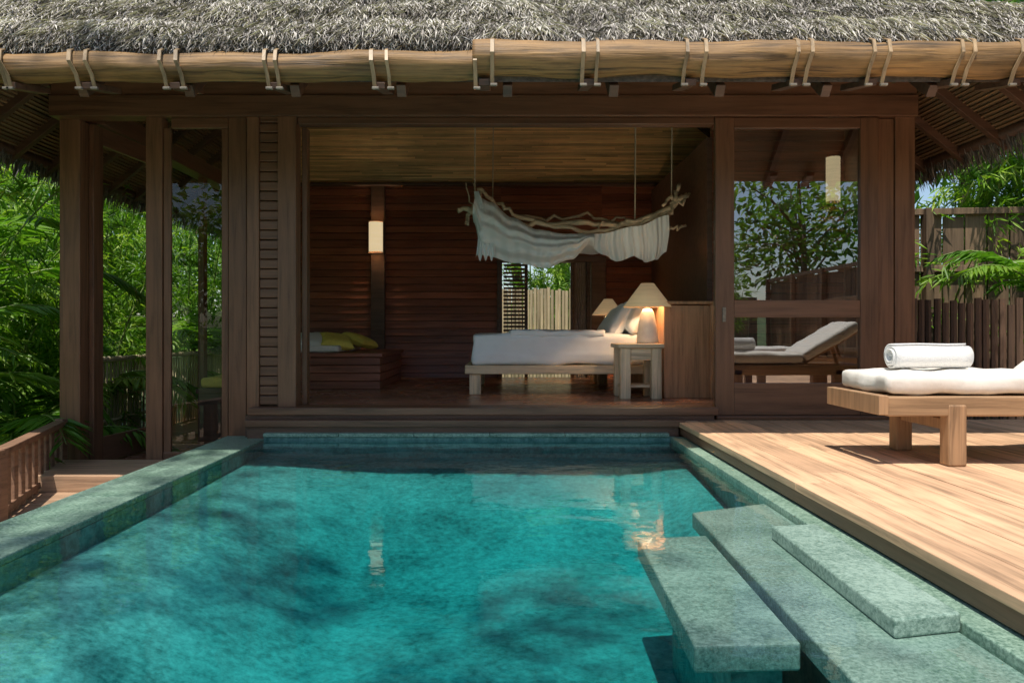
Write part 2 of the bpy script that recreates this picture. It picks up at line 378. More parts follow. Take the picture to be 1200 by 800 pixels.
# ---------------------------------------------------------------- villa
villa=empty('thatched_villa')
FX=lambda p:(p-VX)/120.; FZ=lambda p:W0+(VY-p)/120.
Y0,Y1=7.15,7.29; FL=.285
mb=MB()
mb.box(FX(70),FX(94),7.22,7.42,-1.7,FZ(140))
mb.box(FX(175),FX(194),Y0,Y1,-.33,FZ(140))
mb.box(FX(270),FX(291),Y0+.02,Y1,-.33,FZ(140))
mb.box(FX(293),FX(307),Y0-.02,Y1,-.33,FZ(140))
mb.box(FX(329),FX(350.5),Y0-.03,Y1,.2,FZ(140))
mb.box(FX(835),FX(857),Y0-.02,Y0+.05,.20,FZ(141))
mb.box(FX(1003),FX(1024),Y0-.02,Y0+.05,.20,FZ(141))
mb.box(FX(1025),FX(1044),Y0+.02,Y1,.17,FZ(141))
mb.box(FX(1045),FX(1068),7.16,7.38,.162,FZ(135))
mb.box(FX(194.5),FX(203),Y0+.02,Y0+.06,-.3,FZ(152))
mb.box(FX(262),FX(269.5),Y0+.02,Y0+.06,-.155,FZ(152.5))
mb.box(FX(351),FX(351)+.05,7.305,7.42,FL,FZ(147))
mb.obj('posts',M_face,villa,.006)
mb=MB()
mb.box(FX(66),FX(1068),7.10,7.30,FZ(140),FZ(116))
mb.box(FX(66),FX(1068),7.13,7.32,FZ(115.5),FZ(97))
mb.box(FX(351),FX(834.5),Y0,7.28,FZ(148),FZ(140)-.002)
mb.box(FX(203.5),FX(269.5),Y0+.02,Y0+.07,FZ(152),FZ(140)-.002)
mb.box(FX(194),FX(270),Y0+.015,Y0+.07,-.33,-.16)
mb.box(FX(857),FX(1003),Y0-.015,Y0+.045,FZ(153),FZ(141))
mb.box(FX(857),FX(1003),Y0-.015,Y0+.045,FZ(372),FZ(352))
mb.box(FX(857),FX(1003),Y0-.015,Y0+.045,.20,FZ(448))
mb.box(FX(300),FX(834.5),7.00,7.3,.215,FL)
mb.box(FX(300),FX(794),6.90,7.06,.115,.18)
mb.box(FX(835),FX(1045),7.08,7.3,.163,.198)
mb.obj('beams',M_facex,villa,.006)
mb=MB(); mb.box(-2.45,2.0,7.02,7.3,-.3,.213); mb.box(-2.4,1.64,6.93,7.1,.0,.113)
a0,a1=-4.30,3.93; z0,z1=FZ(97)+.003,4.25; k=(z1-z0)/.8
vs=[(a0,7.2,z0),(a1,7.2,z0),(a1-k,7.2,z1),(a0+k,7.2,z1)]; vs+=[(p[0],7.26,p[2]) for p in vs]
mb.add(vs,[(0,1,2,3),(7,6,5,4),(0,4,5,1),(1,5,6,2),(2,6,7,3),(3,7,4,0)])
mb.obj('fascia_boards',M_dark,villa)
mb=MB(); z=.3
while z<FZ(141): mb.box(FX(307),FX(329),Y0,Y0+.05,z,z+.085,.5+random.uniform(-.2,.2)); z+=.094
mb.obj('shutter_slats',M_facex,villa,.008)
mb=MB(); mb.box(FX(307),FX(329),Y0+.055,Y0+.08,-.3,3.07); mb.obj('shutter_back',M_dark,villa)
def leafdoor(name,hx,hy,ex,ey,z0,z1):
    h=Vector((hx,hy,0)); d=Vector((ex,ey,0))-h; L=d.length; u=d/L; nrm=Vector((-u.y,u.x,0))
    mb=MB(); st=.15
    for a in (st/2,L-st/2): p=h+u*a; mb.beam((p.x,p.y,z0),(p.x,p.y,z1),st,.05,up=tuple(nrm))
    mb.obj(name+'_stiles',M_face,villa,.005)
    mb=MB(); a=h+u*(st+.001); b=h+u*(L-st-.001)
    for zc,hh in ((z0+.13,.26),(z1-.09,.18)): mb.beam((a.x,a.y,zc),(b.x,b.y,zc),.046,hh)
    mb.obj(name+'_rails',M_facey,villa,.005)
    mb=MB(); mb.add([(a.x,a.y,z0+.2),(b.x,b.y,z0+.2),(b.x,b.y,z1-.14),(a.x,a.y,z1-.14)],[(0,1,2,3)],.5); mb.obj(name+'_glass',M_glass,villa)
leafdoor('open_door',-4.10,7.36,-3.98,8.50,-.32,3.07)
mb=MB()
for ya,yb in ((8.62,8.74),(10.0,10.12),(11.45,11.6)): mb.box(-4.13,-4.05,ya,yb,-.33,3.08)
mb.obj('side_posts',M_face,villa,.005)
mb=MB(); mb.box(-4.2,-4.0,7.43,11.6,3.083,3.28); mb.obj('side_header',M_facey,villa,.005)
mb=MB()
def pane(mb,a,b,y,z0,z1): mb.add([(a,y,z0),(b,y,z0),(b,y,z1),(a,y,z1)],[(0,1,2,3)],.5)
pane(mb,FX(198),FX(272),Y0+.04,-.17,FZ(150)); mb.obj('side_glass',M_glass,villa)
mb=MB(); pane(mb,FX(855),FX(1005),Y0+.012,FZ(354),FZ(151)); pane(mb,FX(855),FX(1005),Y0+.012,FZ(450),FZ(370)); mb.obj('sliding_door_glass',M_glassr,villa)
mb=MB(); mb.box(FX(843),FX(847),Y0-.035,Y0-.021,1.1,1.24); mb.obj('door_handle',M_metal,villa,.003)
mb=MB(); y=7.3
while y<11.7:
    x=-2.45
    while x<3.9:
        x2=min(x+random.uniform(1.5,2.6),3.9); mb.box(x,x2-.003,y,y+.127,.24,FL-.001); x=x2
    y+=.13
mb.obj('floor_boards',M_floor,villa,.002)
mb=MB(); y=7.15
while y<11.7: mb.box(-4.2,-2.46,y,y+.127,-.38,-.33); y+=.13
mb.obj('sunken_floor',M_floor,villa,.002)
mb=MB(); mb.box(-2.449,3.9,7.31,11.6,-1.7,.238); mb.box(-4.15,-2.5,7.3,11.6,-1.7,-.385); mb.obj('foundation',M_dark,villa)
def siding(mb,x0,x1,z0,z1,yf,h=.115):
    z=z0
    while z<z1-.01:
        zz=min(z+h,z1); r=random.random()
        vs=[(x0,yf-.026,z+.008),(x1,yf-.026,z+.008),(x1,yf,zz),(x0,yf,zz)]; vs+=[(p[0],yf+.05,p[2]) for p in vs]
        mb.add(vs,[(0,1,2,3),(7,6,5,4),(0,4,5,1),(1,5,6,2),(2,6,7,3),(3,7,4,0)],r); z=zz
mb=MB(); siding(mb,-4.1,-.04,-.33,3.3,11.6); siding(mb,1.54,3.9,FL,3.3,11.6); siding(mb,-.04,1.54,2.1,3.3,11.6)
mb.obj('back_wall_siding',M_int,villa)
mb=MB(); mb.box(-4.1,-.04,11.66,11.72,-.33,3.3);mb.box(1.54,3.9,11.66,11.72,.2,3.3);mb.box(-.04,1.54,11.66,11.72,2.1,3.3)
mb.obj('back_wall',M_dark,villa)
mb=MB(); z=3.31
while z<4.42:
    yy=11.56-(z-3.3)*.25; x=-4.0+(z-3.3)
    while x<3.85-(z-3.3):
        x2=min(x+random.uniform(1.2,2.4),3.85-(z-3.3)); mb.tube([(x,yy,z),(x2-.004,yy,z)],random.uniform(.010,.0125),6); x=x2
    z+=.0225
mb.obj('bamboo_ceiling_band',M_bam,villa)
mb=MB(); mb.box(-4.1,3.9,11.45,11.6,3.27,3.31)
mb.box((436-VX)/74.7,(452-VX)/74.7,11.5,11.58,FL,3.268)
mb.box(-.10,-.02,11.52,11.74,FL,2.088);mb.box(1.37,1.60,11.52,11.74,FL,2.088);mb.box(-.10,1.60,11.52,11.74,2.09,2.18)
mb.box(.33,.38,11.55,11.62,FL,2.088); mb.box(1.05,1.11,11.55,11.62,FL,2.088); mb.box(1.3,1.36,11.55,11.62,FL,2.088)
z=FL+.3
while z<2.05: mb.box(.0,.329,11.58,11.60,z,z+.035); z+=.06
mb.obj('back_door_frame',M_dark,villa,.004)
mb=MB(); pts=[];m=40
for i in range(m+1): pts.append((1.08+.24*i/m, 11.66+.02*math.sin(i*1.1)))
vs=[(x,y,FL) for x,y in pts]+[(x,y,2.09) for x,y in pts]
mb.add(vs,[(i,i+1,m+2+i,m+1+i) for i in range(m)]); mb.obj('door_curtain',plain('grey_curtain',(.3,.27,.25),.9),villa,smooth=True)
mb=MB(); siding(mb,2.36,3.9,.286,3.4,8.4); mb.obj('partition_siding',M_int,villa)
mb=MB(); mb.box(3.86,3.93,7.4,11.6,.2,3.42); mb.box(2.30,2.36,8.36,11.5,.285,3.2);mb.obj('right_wall',M_dark,villa)
mb=MB(); mb.box(1.74,2.24,8.02,8.07,FL,1.29); mb.box(1.74,1.80,8.072,10.3,FL,1.285); mb.box(2.24,2.29,8.0,10.3,FL,1.3); mb.box(1.72,2.30,7.99,10.32,1.302,1.335)
mb.obj('headboard_panels',M_head,villa,.006)
# ---- roof
EX0,EX1,EY0,EY1=-5.1,4.75,5.38,13.4; EZ=3.12; SL=.8
T=(EY1-EY0)/2
def rz(x,y): return EZ+SL*min(x-EX0,EX1-x,y-EY0,EY1-y)
mb=MB()
ra,rb=(EX0+T,EY0+T),(EX1-T,EY0+T); zr=EZ+SL*T
def shell(dz,ins,flip):
    pts=[(EX0+ins,EY0+ins,EZ-dz+SL*ins),(EX1-ins,EY0+ins,EZ-dz+SL*ins),(EX1-ins,EY1-ins,EZ-dz+SL*ins),(EX0+ins,EY1-ins,EZ-dz+SL*ins),(*ra,zr-dz),(*rb,zr-dz)]
    fs=[(0,1,5,4),(1,2,5),(2,3,4,5),(3,0,4)]
    return pts,[f[::-1] for f in fs] if flip else fs
p,f=shell(0,0,False); mb.add(p,f,.5)
p2,f2=shell(.30,.0,True)
mb.add([p[i] for i in range(4)]+[p2[i] for i in range(4)],[(4+i,4+(i+1)%4,(i+1)%4,i) for i in range(4)],.5)
mb.obj('thatch_base',M_thb,villa)
mb=MB(); mb.add(p2,f2,.5); mb.obj('roof_underlay',M_mat,villa)
mb=MB(); t=.03
while t<T-.1:
    z=EZ-.315+SL*t
    mb.tube([(EX1-t,EY0+t,z),(EX1-t,EY1-t,z)],.014,5,random.random()); mb.tube([(EX0+t,EY0+t,z),(EX0+t,EY1-t,z)],.014,5,random.random())
    t+=.034
mb.obj('ceiling_cane',M_caney,villa)
mb=MB()
for yy in np.arange(EY0+.35,EY1-.2,.62):
    l=min(T,yy-EY0,EY1-yy)
    for sx,s in ((EX1,-1),(EX0,1)):
        mb.beam((sx+s*-.02,yy,EZ-.37),(sx+s*l,yy,EZ-.37+SL*l),.07,.09)
for xx in np.arange(EX0+.45,EX1-.2,.78):
    l=min(T,xx-EX0,EX1-xx)
    mb.beam((xx,EY0+.05,EZ-.35),(xx,EY0+l,EZ-.39+SL*l),.07,.09)
    mb.beam((xx,EY1,EZ-.39),(xx,EY1-l,EZ-.39+SL*l),.07,.09)
for (sx,s) in ((EX1,-1),(EX0,1)):
    mb.beam((sx,EY0,EZ-.42),(sx+s*T,EY0+T,EZ-.42+SL*T),.1,.14); mb.beam((sx,EY1,EZ-.42),(sx+s*T,EY1-T,EZ-.42+SL*T),.1,.14)
mb.obj('rafters',M_dark,villa,.005)
def log(name,x0,x1,y,za,zb,r):
    mb=MB(); m=200; seg=24; vs=[];fs=[]
    for i in range(m+1):
        x=x0+(x1-x0)*i/m; z=za+(zb-za)*i/m+.008*math.sin(i*.16)
        for k in range(seg):
            a=6.2832*k/seg; rr=r*(1+.13*nz.noise(Vector((x*1.3,math.cos(a)*1.1,math.sin(a)*1.1)))+.07*nz.noise(Vector((x*5,math.cos(a)*4,math.sin(a)*4))))
            vs.append((x,y+rr*math.cos(a),z+rr*math.sin(a)))
    for i in range(m):
        for k in range(seg):
            k2=(k+1)%seg; fs.append((i*seg+k,i*seg+k2,(i+1)*seg+k2,(i+1)*seg+k))
    fs.append(tuple(range(seg))); fs.append(tuple(m*seg+k for k in range(seg))[::-1])
    mb.add(vs,fs,.3); return mb.obj(name,M_log,villa,smooth=True)
log('eave_log_1',-5.12,-.20,5.36,2.905,2.93,.102)
log('eave_log_2',-.22,4.78,5.34,2.975,2.965,.125)
mb=MB()
for (sx) in (EX1-.06,EX0+.06): mb.tube([(sx,EY0+.1,2.86),(sx,EY1,2.86)],.06,10)
mb.obj('side_eave_poles',M_dark,villa,smooth=True)
mb=MB();mb2=MB();mb3=MB()
for (pa,pb) in ((2,8),(88,104),(193,208),(311,326),(434,452),(558,577),(684,699),(803,822),(930,948),(1018,1036),(1118,1133),(1190,1206)):
    for pp in (pa,pb):
        xt=(pp-VX)/162.+random.uniform(-.015,.015); lean=(VX-pp)/600*.085+random.uniform(-.012,.012)
        r=.145 if xt>-.2 else .120; zc=2.97 if xt>-.2 else 2.92
        w=.011+.003*random.random()
        pts=[(xt,5.36-.02,zc+r+.01),(xt+lean*.2,5.35-r*.72,zc+r*.75),(xt+lean*.5,5.35-r-.014,zc),(xt+lean*.9,5.35-r*.8,zc-r*.75),(xt+lean,5.36-r*.62,zc-r-.06)]
        vs=[]
        for q in pts: vs+=[(q[0]-w,q[1],q[2]),(q[0]+w,q[1],q[2])]
        vs+=[(a,b+.012,c) for a,b,c in vs]
        fs=[]
        for i in range(4):
            fs+=[(i*2,i*2+1,i*2+3,i*2+2),(10+i*2,10+i*2+2,10+i*2+3,10+i*2+1),(i*2,i*2+2,10+i*2+2,10+i*2),(i*2+1,10+i*2+1,10+i*2+3,i*2+3)]
        mb.add(vs,fs+[(8,9,19,18)])
        mb2.box(xt+lean-.014,xt+lean+.035,5.25,5.275,zc-r-.072,zc-r-.055)
    xm=((pa+pb)/2-VX)/162.+(VX-pp)/600*.085
    mb3.beam((xm,5.29,zc-r-.035),(xm*.985,5.62,zc-r+.03),.08,.045)
mb.obj('cane_ties',M_strap,villa); mb2.obj('tie_brackets',M_metal,villa,.003); mb3.obj('outrigger_stubs',M_dark,villa,.004)
# straw
n=150000
X=RNG.uniform(EX0,EX1,n); t=RNG.uniform(0,2.2,n); ok=(X-EX0>t)&(EX1-X>t); X=X[ok];t=t[ok];n=len(X)
lump=np.array([nz.noise(Vector((a*2.2,b*3,0)))+.5*nz.noise(Vector((a*7,b*9,3))) for a,b in zip(X,t)])
P=np.stack([X,EY0+t,EZ+SL*t+RNG.uniform(.0,.055,n)+.06*lump+.025*np.sin(t*16)+.01],1)
D=np.stack([RNG.normal(0,.6,n)+lump*.6,-np.ones(n),-.8+RNG.normal(0,.16,n)+.05],1)
pat=.48+.45*lump+RNG.normal(0,.30,n)
leafmesh('thatch_front',P,D,RNG.uniform(.05,.19,n),RNG.uniform(.005,.011,n),M_straw,villa,np.clip(pat,0,1),flat=2.5)
n=26000
t=RNG.uniform(0,2.5,n); Y=RNG.uniform(EY0,EY1,n); ok=(Y-EY0>t)&(EY1-Y>t); t=t[ok];Y=Y[ok];n=len(t); sg=RNG.choice([-1,1],n)
P=np.stack([np.where(sg>0,EX1-t,EX0+t),Y,EZ+SL*t+RNG.uniform(0,.04,n)],1); D=np.stack([sg*1.0,RNG.normal(0,.35,n),-.8+RNG.normal(0,.1,n)],1)
leafmesh('thatch_sides',P,D,RNG.uniform(.1,.3,n),RNG.uniform(.008,.016,n),M_straw,villa,np.clip(RNG.normal(.5,.25,n),0,1),flat=2.5)
n=9000
Y=RNG.uniform(EY0,EY1,n); sg=RNG.choice([-1,1],n)
P=np.stack([np.where(sg>0,EX1,EX0)-sg*RNG.uniform(0,.12,n),Y,EZ-RNG.uniform(.0,.32,n)],1); D=np.stack([sg*.35+RNG.normal(0,.15,n),RNG.normal(0,.2,n),-np.ones(n)],1)
leafmesh('thatch_fringe_sides',P,D,RNG.uniform(.12,.28,n),RNG.uniform(.008,.014,n),M_straw,villa,np.clip(RNG.normal(.12,.12,n),0,1))
n=9000
X=RNG.uniform(EX0,EX1,n); P=np.stack([X,EY0+RNG.uniform(-.03,.05,n),EZ+RNG.uniform(-.06,.05,n)],1); D=np.stack([RNG.normal(0,.5,n),-.5+RNG.normal(0,.2,n),-.7*np.ones(n)],1)
leafmesh('thatch_fringe_front',P,D,RNG.uniform(.05,.12,n),RNG.uniform(.006,.012,n),M_straw,villa,np.clip(RNG.normal(.5,.25,n),0,1))
# ---------------------------------------------------------------- soft things
def softbox(name,c,d,mat,parent,bev=.06,noise=.01,rot=0,nsc=3.0,puff=0):
    bm=bmesh.new(); bmesh.ops.create_cube(bm,size=1)
    bmesh.ops.scale(bm,vec=d,verts=bm.verts)
    bmesh.ops.bevel(bm,geom=bm.edges[:],offset=bev,segments=4,profile=.6,affect='EDGES')
    bmesh.ops.subdivide_edges(bm,edges=[e for e in bm.edges if e.calc_length()>.15],cuts=14,use_grid_fill=True)
    bm.normal_update()
    for v in bm.verts:
        k=nz.noise(Vector(v.co)*nsc+Vector(c)*3)*noise+nz.noise(Vector(v.co)*nsc*3)*noise*.4+abs(nz.noise(Vector(v.co)*nsc*1.7+Vector((9,3,1))))*noise*-.6
        if puff:
            q=(1-(2*v.co.x/d[0])**2)*(1-(2*v.co.y/d[1])**2); v.co.z+=puff*max(q,0)*(1 if v.co.z>0 else -.3)
        v.co+=v.normal*k
    me=bpy.data.meshes.new(name); bm.to_mesh(me); bm.free(); me.materials.append(mat)
    me.polygons.foreach_set('use_smooth',[True]*len(me.polygons))
    o=bpy.data.objects.new(name,me); SC.collection.objects.link(o); o.location=c; o.rotation_euler=rot if rot else (0,0,0); o.parent=parent; return o
def pillow(name,c,d,mat,parent,rot=(0,0,0)):
    mb=MB(); m=18; vs=[];fs=[]
    for s in (1,-1):
        for j in range(m+1):
            for i in range(m+1):
                u=i/m*2-1;v=j/m*2-1
                th=(max(0,1-u**4)*max(0,1-v**4))**.5
                pin=1-.10*(1-abs(u))*abs(v)**3; pin2=1-.10*(1-abs(v))*abs(u)**3
                w=.06*nz.noise(Vector((u*2.5+c[0]*9,v*2.5+c[1]*9,s)))*th
                vs.append((u*d[0]/2*pin2,v*d[1]/2*pin,s*(th+w)*d[2]/2))
    o=(m+1)**2
    for j in range(m):
        for i in range(m):
            a=j*(m+1)+i; fs.append((a,a+1,a+m+2,a+m+1)); fs.append((o+a,o+a+m+1,o+a+m+2,o+a+1))
    mb.add(vs,fs,.5); ob=mb.obj(name,mat,parent,smooth=True); ob.location=c; ob.rotation_euler=rot; return ob
# ---------------------------------------------------------------- bed
bed=empty('bed'); S=F/8.5
bx0=(545-VX)/S; bx1=1.72
mb=MB(); mb.box(bx0,bx1,8.45,8.52,.52,.62);mb.box(bx0,bx1,10.25,10.32,.52,.62);mb.box(bx0,bx0+.07,8.522,10.248,.52,.62); mb.box(bx0+.07,bx1,8.522,10.248,.55,.60); mb.obj('bed_frame',M_pale,bed,.008)
mb=MB()
for x in (bx0+.05,1.3):
    for y in (8.5,10.15): mb.box(x,x+.13,y,y+.12,FL,.519)
mb.obj('bed_legs',M_palez,bed,.006)
softbox('mattress',((bx0+.07+1.70)/2,9.38,.80),(1.70-bx0-.07,1.72,.36),M_fabric,bed,.07,.035,nsc=3.0)
softbox('folded_duvet',(.62,9.38,.985),(1.1,1.76,.07),M_fabric,bed,.03,.03,nsc=5)
for k,(x,y,z,ry) in enumerate(((1.58,8.85,1.20,-1.15),(1.58,9.55,1.18,-1.15),(1.40,8.98,1.14,-1.0),(1.40,9.6,1.11,-.95))):
    pillow('pillow_%d'%(k+1),(x,y,z),(.50,.68,.20),M_fabric,bed,(0,ry,0))
tb=empty('bedside_table'); S=F/8.0
tx0=(722-VX)/S; tx1=1.71
mb=MB(); mb.box(tx0,tx1,7.86,8.42,.83,.875); mb.box(tx0+.141,tx1-.131,7.90,7.93,.70,.829); mb.box(tx0+.141,tx1-.131,8.35,8.38,.70,.829); mb.box(tx0+.06,tx1-.03,7.995,8.28,.40,.43); mb.obj('table_top',M_pale,tb,.008)
mb=MB()
for x in (tx0+.03,tx1-.13):
    for y in (7.885,8.29): mb.box(x,x+.11,y,y+.10,FL,.828)
mb.obj('table_legs',M_palez,tb,.008)
# ---------------------------------------------------------------- lamps
def lathe(mb,cx,cy,prof,seg=28):
    vs=[];fs=[];n=len(prof)
    for (r,z) in prof:
        for k in range(seg):
            a=6.28318*k/seg; vs.append((cx+r*math.cos(a),cy+r*math.sin(a),z))
    for i in range(n-1):
        for k in range(seg):
            k2=(k+1)%seg; fs.append((i*seg+k,i*seg+k2,(i+1)*seg+k2,(i+1)*seg+k))
    mb.add(vs,fs,.5)
def plight(name,loc,w,parent,col=(1,.78,.52),r=.04):
    l=bpy.data.lights.new(name,'POINT'); l.energy=w; l.color=col; l.shadow_soft_size=r; o=bpy.data.objects.new(name,l); SC.collection.objects.link(o); o.location=loc; o.parent=parent
def tlamp(x,y,zb,s,hh=0,w=20):
    e=empty('table_lamp'); mb=MB(); lathe(mb,x,y,[(.001,zb),(.115*s,zb),(.12*s,zb+.03),(.10*s,zb+.2*s),(.07*s,zb+.34*s),(.045*s,zb+.38*s+hh),(.01,zb+.385*s+hh)]); mb.obj('base',M_ceram,e,smooth=True)
    zb+=hh
    mb=MB(); lathe(mb,x,y,[(.265*s,zb+.40*s),(.07*s,zb+.66*s)]); o=mb.obj('shade',M_shade,e,smooth=True)
    m=o.modifiers.new('s','SOLIDIFY'); m.thickness=.004
    mb=MB(); mb.tube([(x,y,zb+.37*s),(x,y,zb+.50*s)],.008,8); mb.obj('stem',M_metal,e)
    plight('bulb',(x,y,zb+.575*s),w*s,e)
tlamp(1.58,8.12,.875,1.0,0,15)
tlamp(1.50,10.6,.86,.88,.03,20)
mb=MB(); e=empty('bedside_table'); mb.box(1.25,1.72,10.36,10.85,.80,.86)
for x in(1.27,1.63):
    for y in (10.38,10.76): mb.box(x,x+.08,y,y+.08,FL,.799)
mb.obj('table',M_palez,e,.006)
def sconce(x,y,z,w=.22,h=.46,watt=14):
    e=empty('wall_lamp'); mb=MB(); m=12; vs=[]
    for zz in (z-h/2,z+h/2):
        for i in range(m+1):
            a=math.pi*i/m; vs.append((x-math.cos(a)*w/2,y-math.sin(a)*.10,zz))
    mb.add(vs,[(i,i+1,m+2+i,m+1+i) for i in range(m)],.5); mb.obj('shade',M_sconce,e,smooth=True)
    mb=MB(); mb.box(x-w/2-.01,x+w/2+.01,y-.012,y-.002,z-h/2-.02,z+h/2+.02); mb.obj('backplate',M_dark,e)
    plight('bulb',(x,y-.055,z),watt,e,r=.03)
sconce((443.5-VX)/74.0,11.49,W0+(VY-280)/74.,watt=12)
sconce(3.72,8.37,W0+(VY-212)/103.,.16,.5,2)
# ---------------------------------------------------------------- driftwood canopy
can=empty('driftwood_bed_canopy')
def C(px,py,y=8.7): return Vector(((px-VX)*8.7/F,y,W0+(VY-py)*8.7/F))
mb=MB()
def branch(pts,r0,r1,nzz=.018):
    P=[]
    for a,b in zip(pts[:-1],pts[1:]):
        for i in range(5): P.append(a.lerp(b,i/5)+Vector((random.gauss(0,nzz*.5),random.gauss(0,nzz),random.gauss(0,nzz))))
    P.append(pts[-1]); m=len(P); mb.tube(P,[(r0+(r1-r0)*i/m)*random.uniform(.8,1.2) for i in range(m)],8)
branch([C(536,246),C(556,250),C(585,256),C(630,262),C(680,260),C(720,264),C(760,256),C(790,240),C(806,228)],.030,.036)
branch([C(560,222),C(580,238),C(600,250),C(650,266),C(700,270),C(750,262),C(785,250)],.022,.028)
branch([C(545,262),C(556,240),C(566,224)],.018,.014)
branch([C(610,250,8.75),C(640,258,8.8),C(690,250,8.85),C(730,262,8.8)],.018,.020)
branch([C(700,266,8.72),C(725,254,8.75),C(745,258,8.8)],.016,.012)
branch([C(775,265),C(786,250),C(791,232),C(796,216)],.03,.022)
branch([C(778,268),C(792,267),C(804,264)],.022,.014)
branch([C(786,236),C(798,240),C(808,226)],.024,.012)
branch([C(776,240),C(786,232),C(803,234)],.018,.022)
branch([C(560,245,8.8),C(560,250,9.5),C(565,245,10.2)],.022,.02)
branch([C(785,245,8.8),C(790,245,9.5),C(780,245,10.2)],.022,.02)
branch([C(560,245,10.2),C(650,262,10.2),C(780,246,10.2)],.022,.02)
for px in (548,556): branch([C(px,262),C(px+4,240),C(px-2,214)],.014,.006)
mb.obj('driftwood_branches',M_drift,can,smooth=True)
mb=MB()
for px,py,y in ((556,235,8.75),(745,258,8.75),(788,228,8.75),(575,245,10.2),(770,248,10.2)):
    p=C(px,py,y); top=rz(p.x,p.y)-.4
    mb.tube([p,(p.x+.01,p.y,(p.z+top)/2),(p.x,p.y,top)],.008,6)
mb.obj('ropes',M_rope,can)
def smooth_i(xs,ys,x):
    xs=np.array(xs,float); k=int(np.clip(np.searchsorted(xs,x)-1,0,len(xs)-2)); t=(x-xs[k])/(xs[k+1]-xs[k]); t=max(0,min(1,t)); t=t*t*(3-2*t); return ys[k]*(1-t)+ys[k+1]*t
mb=MB()
TX=[557,575,600,630,660,700,745,782]; TY=[230,238,256,270,275,275,266,253]
mu,mv=260,44; vs=[]
for j in range(mv+1):
    v=j/mv
    for i in range(mu+1):
        px=557+(782-557)*i/mu
        top=smooth_i(TX,TY,px)
        bot=smooth_i([557,566,600,640,672,690,705,720,740,755,770,782],[262,300,309,315,305,288,300,307,301,308,305,296],px)
        py=top*(1-v)+bot*v
        if px<695:
            ph=v*27+ .9*math.sin(px*.05)
            amp=.020*min(1,(695-px)/20)*min(1,(px-557)/15+.3)
            yy=8.62-amp*math.sin(ph)-.20*math.sin(math.pi*v)-.010*math.sin(px*.5)
        else:
            ph=px*.42+1.2*math.sin(px*.11); yy=8.63-(.010+.028*v)*math.sin(ph)-.01*math.sin(px*1.1)
        vs.append(C(px+3*math.sin(v*3+px*.05)*v,py,yy))
mb.add(vs,[(j*(mu+1)+i,j*(mu+1)+i+1,(j+1)*(mu+1)+i+1,(j+1)*(mu+1)+i) for j in range(mv) for i in range(mu)],.5)
m=40; vs=[]
for w in range(22):
    for i in range(m+1):
        t=i/m; px=558+9*math.sin(t*2)+ (w/21*22-8)*(.25+.75*t) ; py=228+76*t-4*math.sin(w*1.0)*t
        vs.append(C(px,py,8.50+.025*math.sin(w*1.5)))
mb.add(vs,[(w*(m+1)+i,w*(m+1)+i+1,(w+1)*(m+1)+i+1,(w+1)*(m+1)+i) for w in range(21) for i in range(m)],.5)
mu2,mv2=40,24; vs=[]
for j in range(mv2+1):
    for i in range(mu2+1):
        u=i/mu2;v=j/mv2; px=562+220*u
        p=C(px,smooth_i(TX,TY,px),8.66+1.55*v); sag=.16*math.sin(math.pi*v)*math.sin(math.pi*u)+.02*math.sin(u*30)*math.sin(v*3)
        vs.append((p.x,p.y,p.z-sag))
mb.add(vs,[(j*(mu2+1)+i,j*(mu2+1)+i+1,(j+1)*(mu2+1)+i+1,(j+1)*(mu2+1)+i) for j in range(mv2) for i in range(mu2)],.5)
mb.obj('mosquito_net',M_net,can,smooth=True)
# ---------------------------------------------------------------- daybed, chair, balcony
db=empty('daybed'); mb=MB()
xa,xb=-2.75,(450-VX)/(F/9.6)
for zz in np.arange(FL,.66,.1): mb.box(xa,xb,9.3,11.2,zz,zz+.094)
mb.box(xa-.01,xb+.03,9.27,11.25,.686,.735); mb.obj('daybed_base',M_int,db,.006)
softbox('daybed_mattress',((xa+xb)/2-.25,10.2,.785),(xb-xa-.6,1.5,.09),M_cush,db,.03,.008)
for k,(x,y,col) in enumerate(((-2.5,9.65,M_cush),(-2.2,9.72,M_yel),(-2.4,10.2,M_cush),(-2.0,10.3,M_yel))): pillow('cushion_%d'%k,(x,y,.88),(.44,.40,.15),col,db,(.35,.12,.4*k))
st=empty('lounge_chair'); mb=MB(); mb.box(-3.72,-2.95,9.0,9.9,-.33,.25); mb.box(-3.74,-2.93,8.98,9.92,.252,.31); mb.obj('chair_box',M_dark,st,.008)
softbox('seat_cushion',(-3.33,9.45,.38),(.75,.85,.13),M_yel,st,.05,.01); pillow('back_cushion',(-3.15,9.75,.6),(.5,.45,.16),M_yel,st,(1.2,0,.2))
br=empty('bamboo_railing'); mb=MB()
for yy in np.arange(8.9,13.5,.085): mb.tube([(-4.95+random.gauss(0,.004),yy,-.4),(-4.95,yy,.62)],.017,6)
mb.tube([(-4.95,8.8,.66),(-4.95,13.6,.66)],.035,8); mb.tube([(-4.93,8.8,-.1),(-4.93,13.6,-.1)],.02,8)
mb.obj('poles',M_bamf,br,smooth=True)
mb=MB(); y=8.6
while y<13.6: mb.box(-5.1,-4.2,y,y+.14,-.42,-.38); y+=.146
for yy in (8.7,11,13.4): mb.box(-5.05,-4.95,yy,yy+.1,-1.9,-.425)
mb.obj('balcony_floor',M_deckx,br)
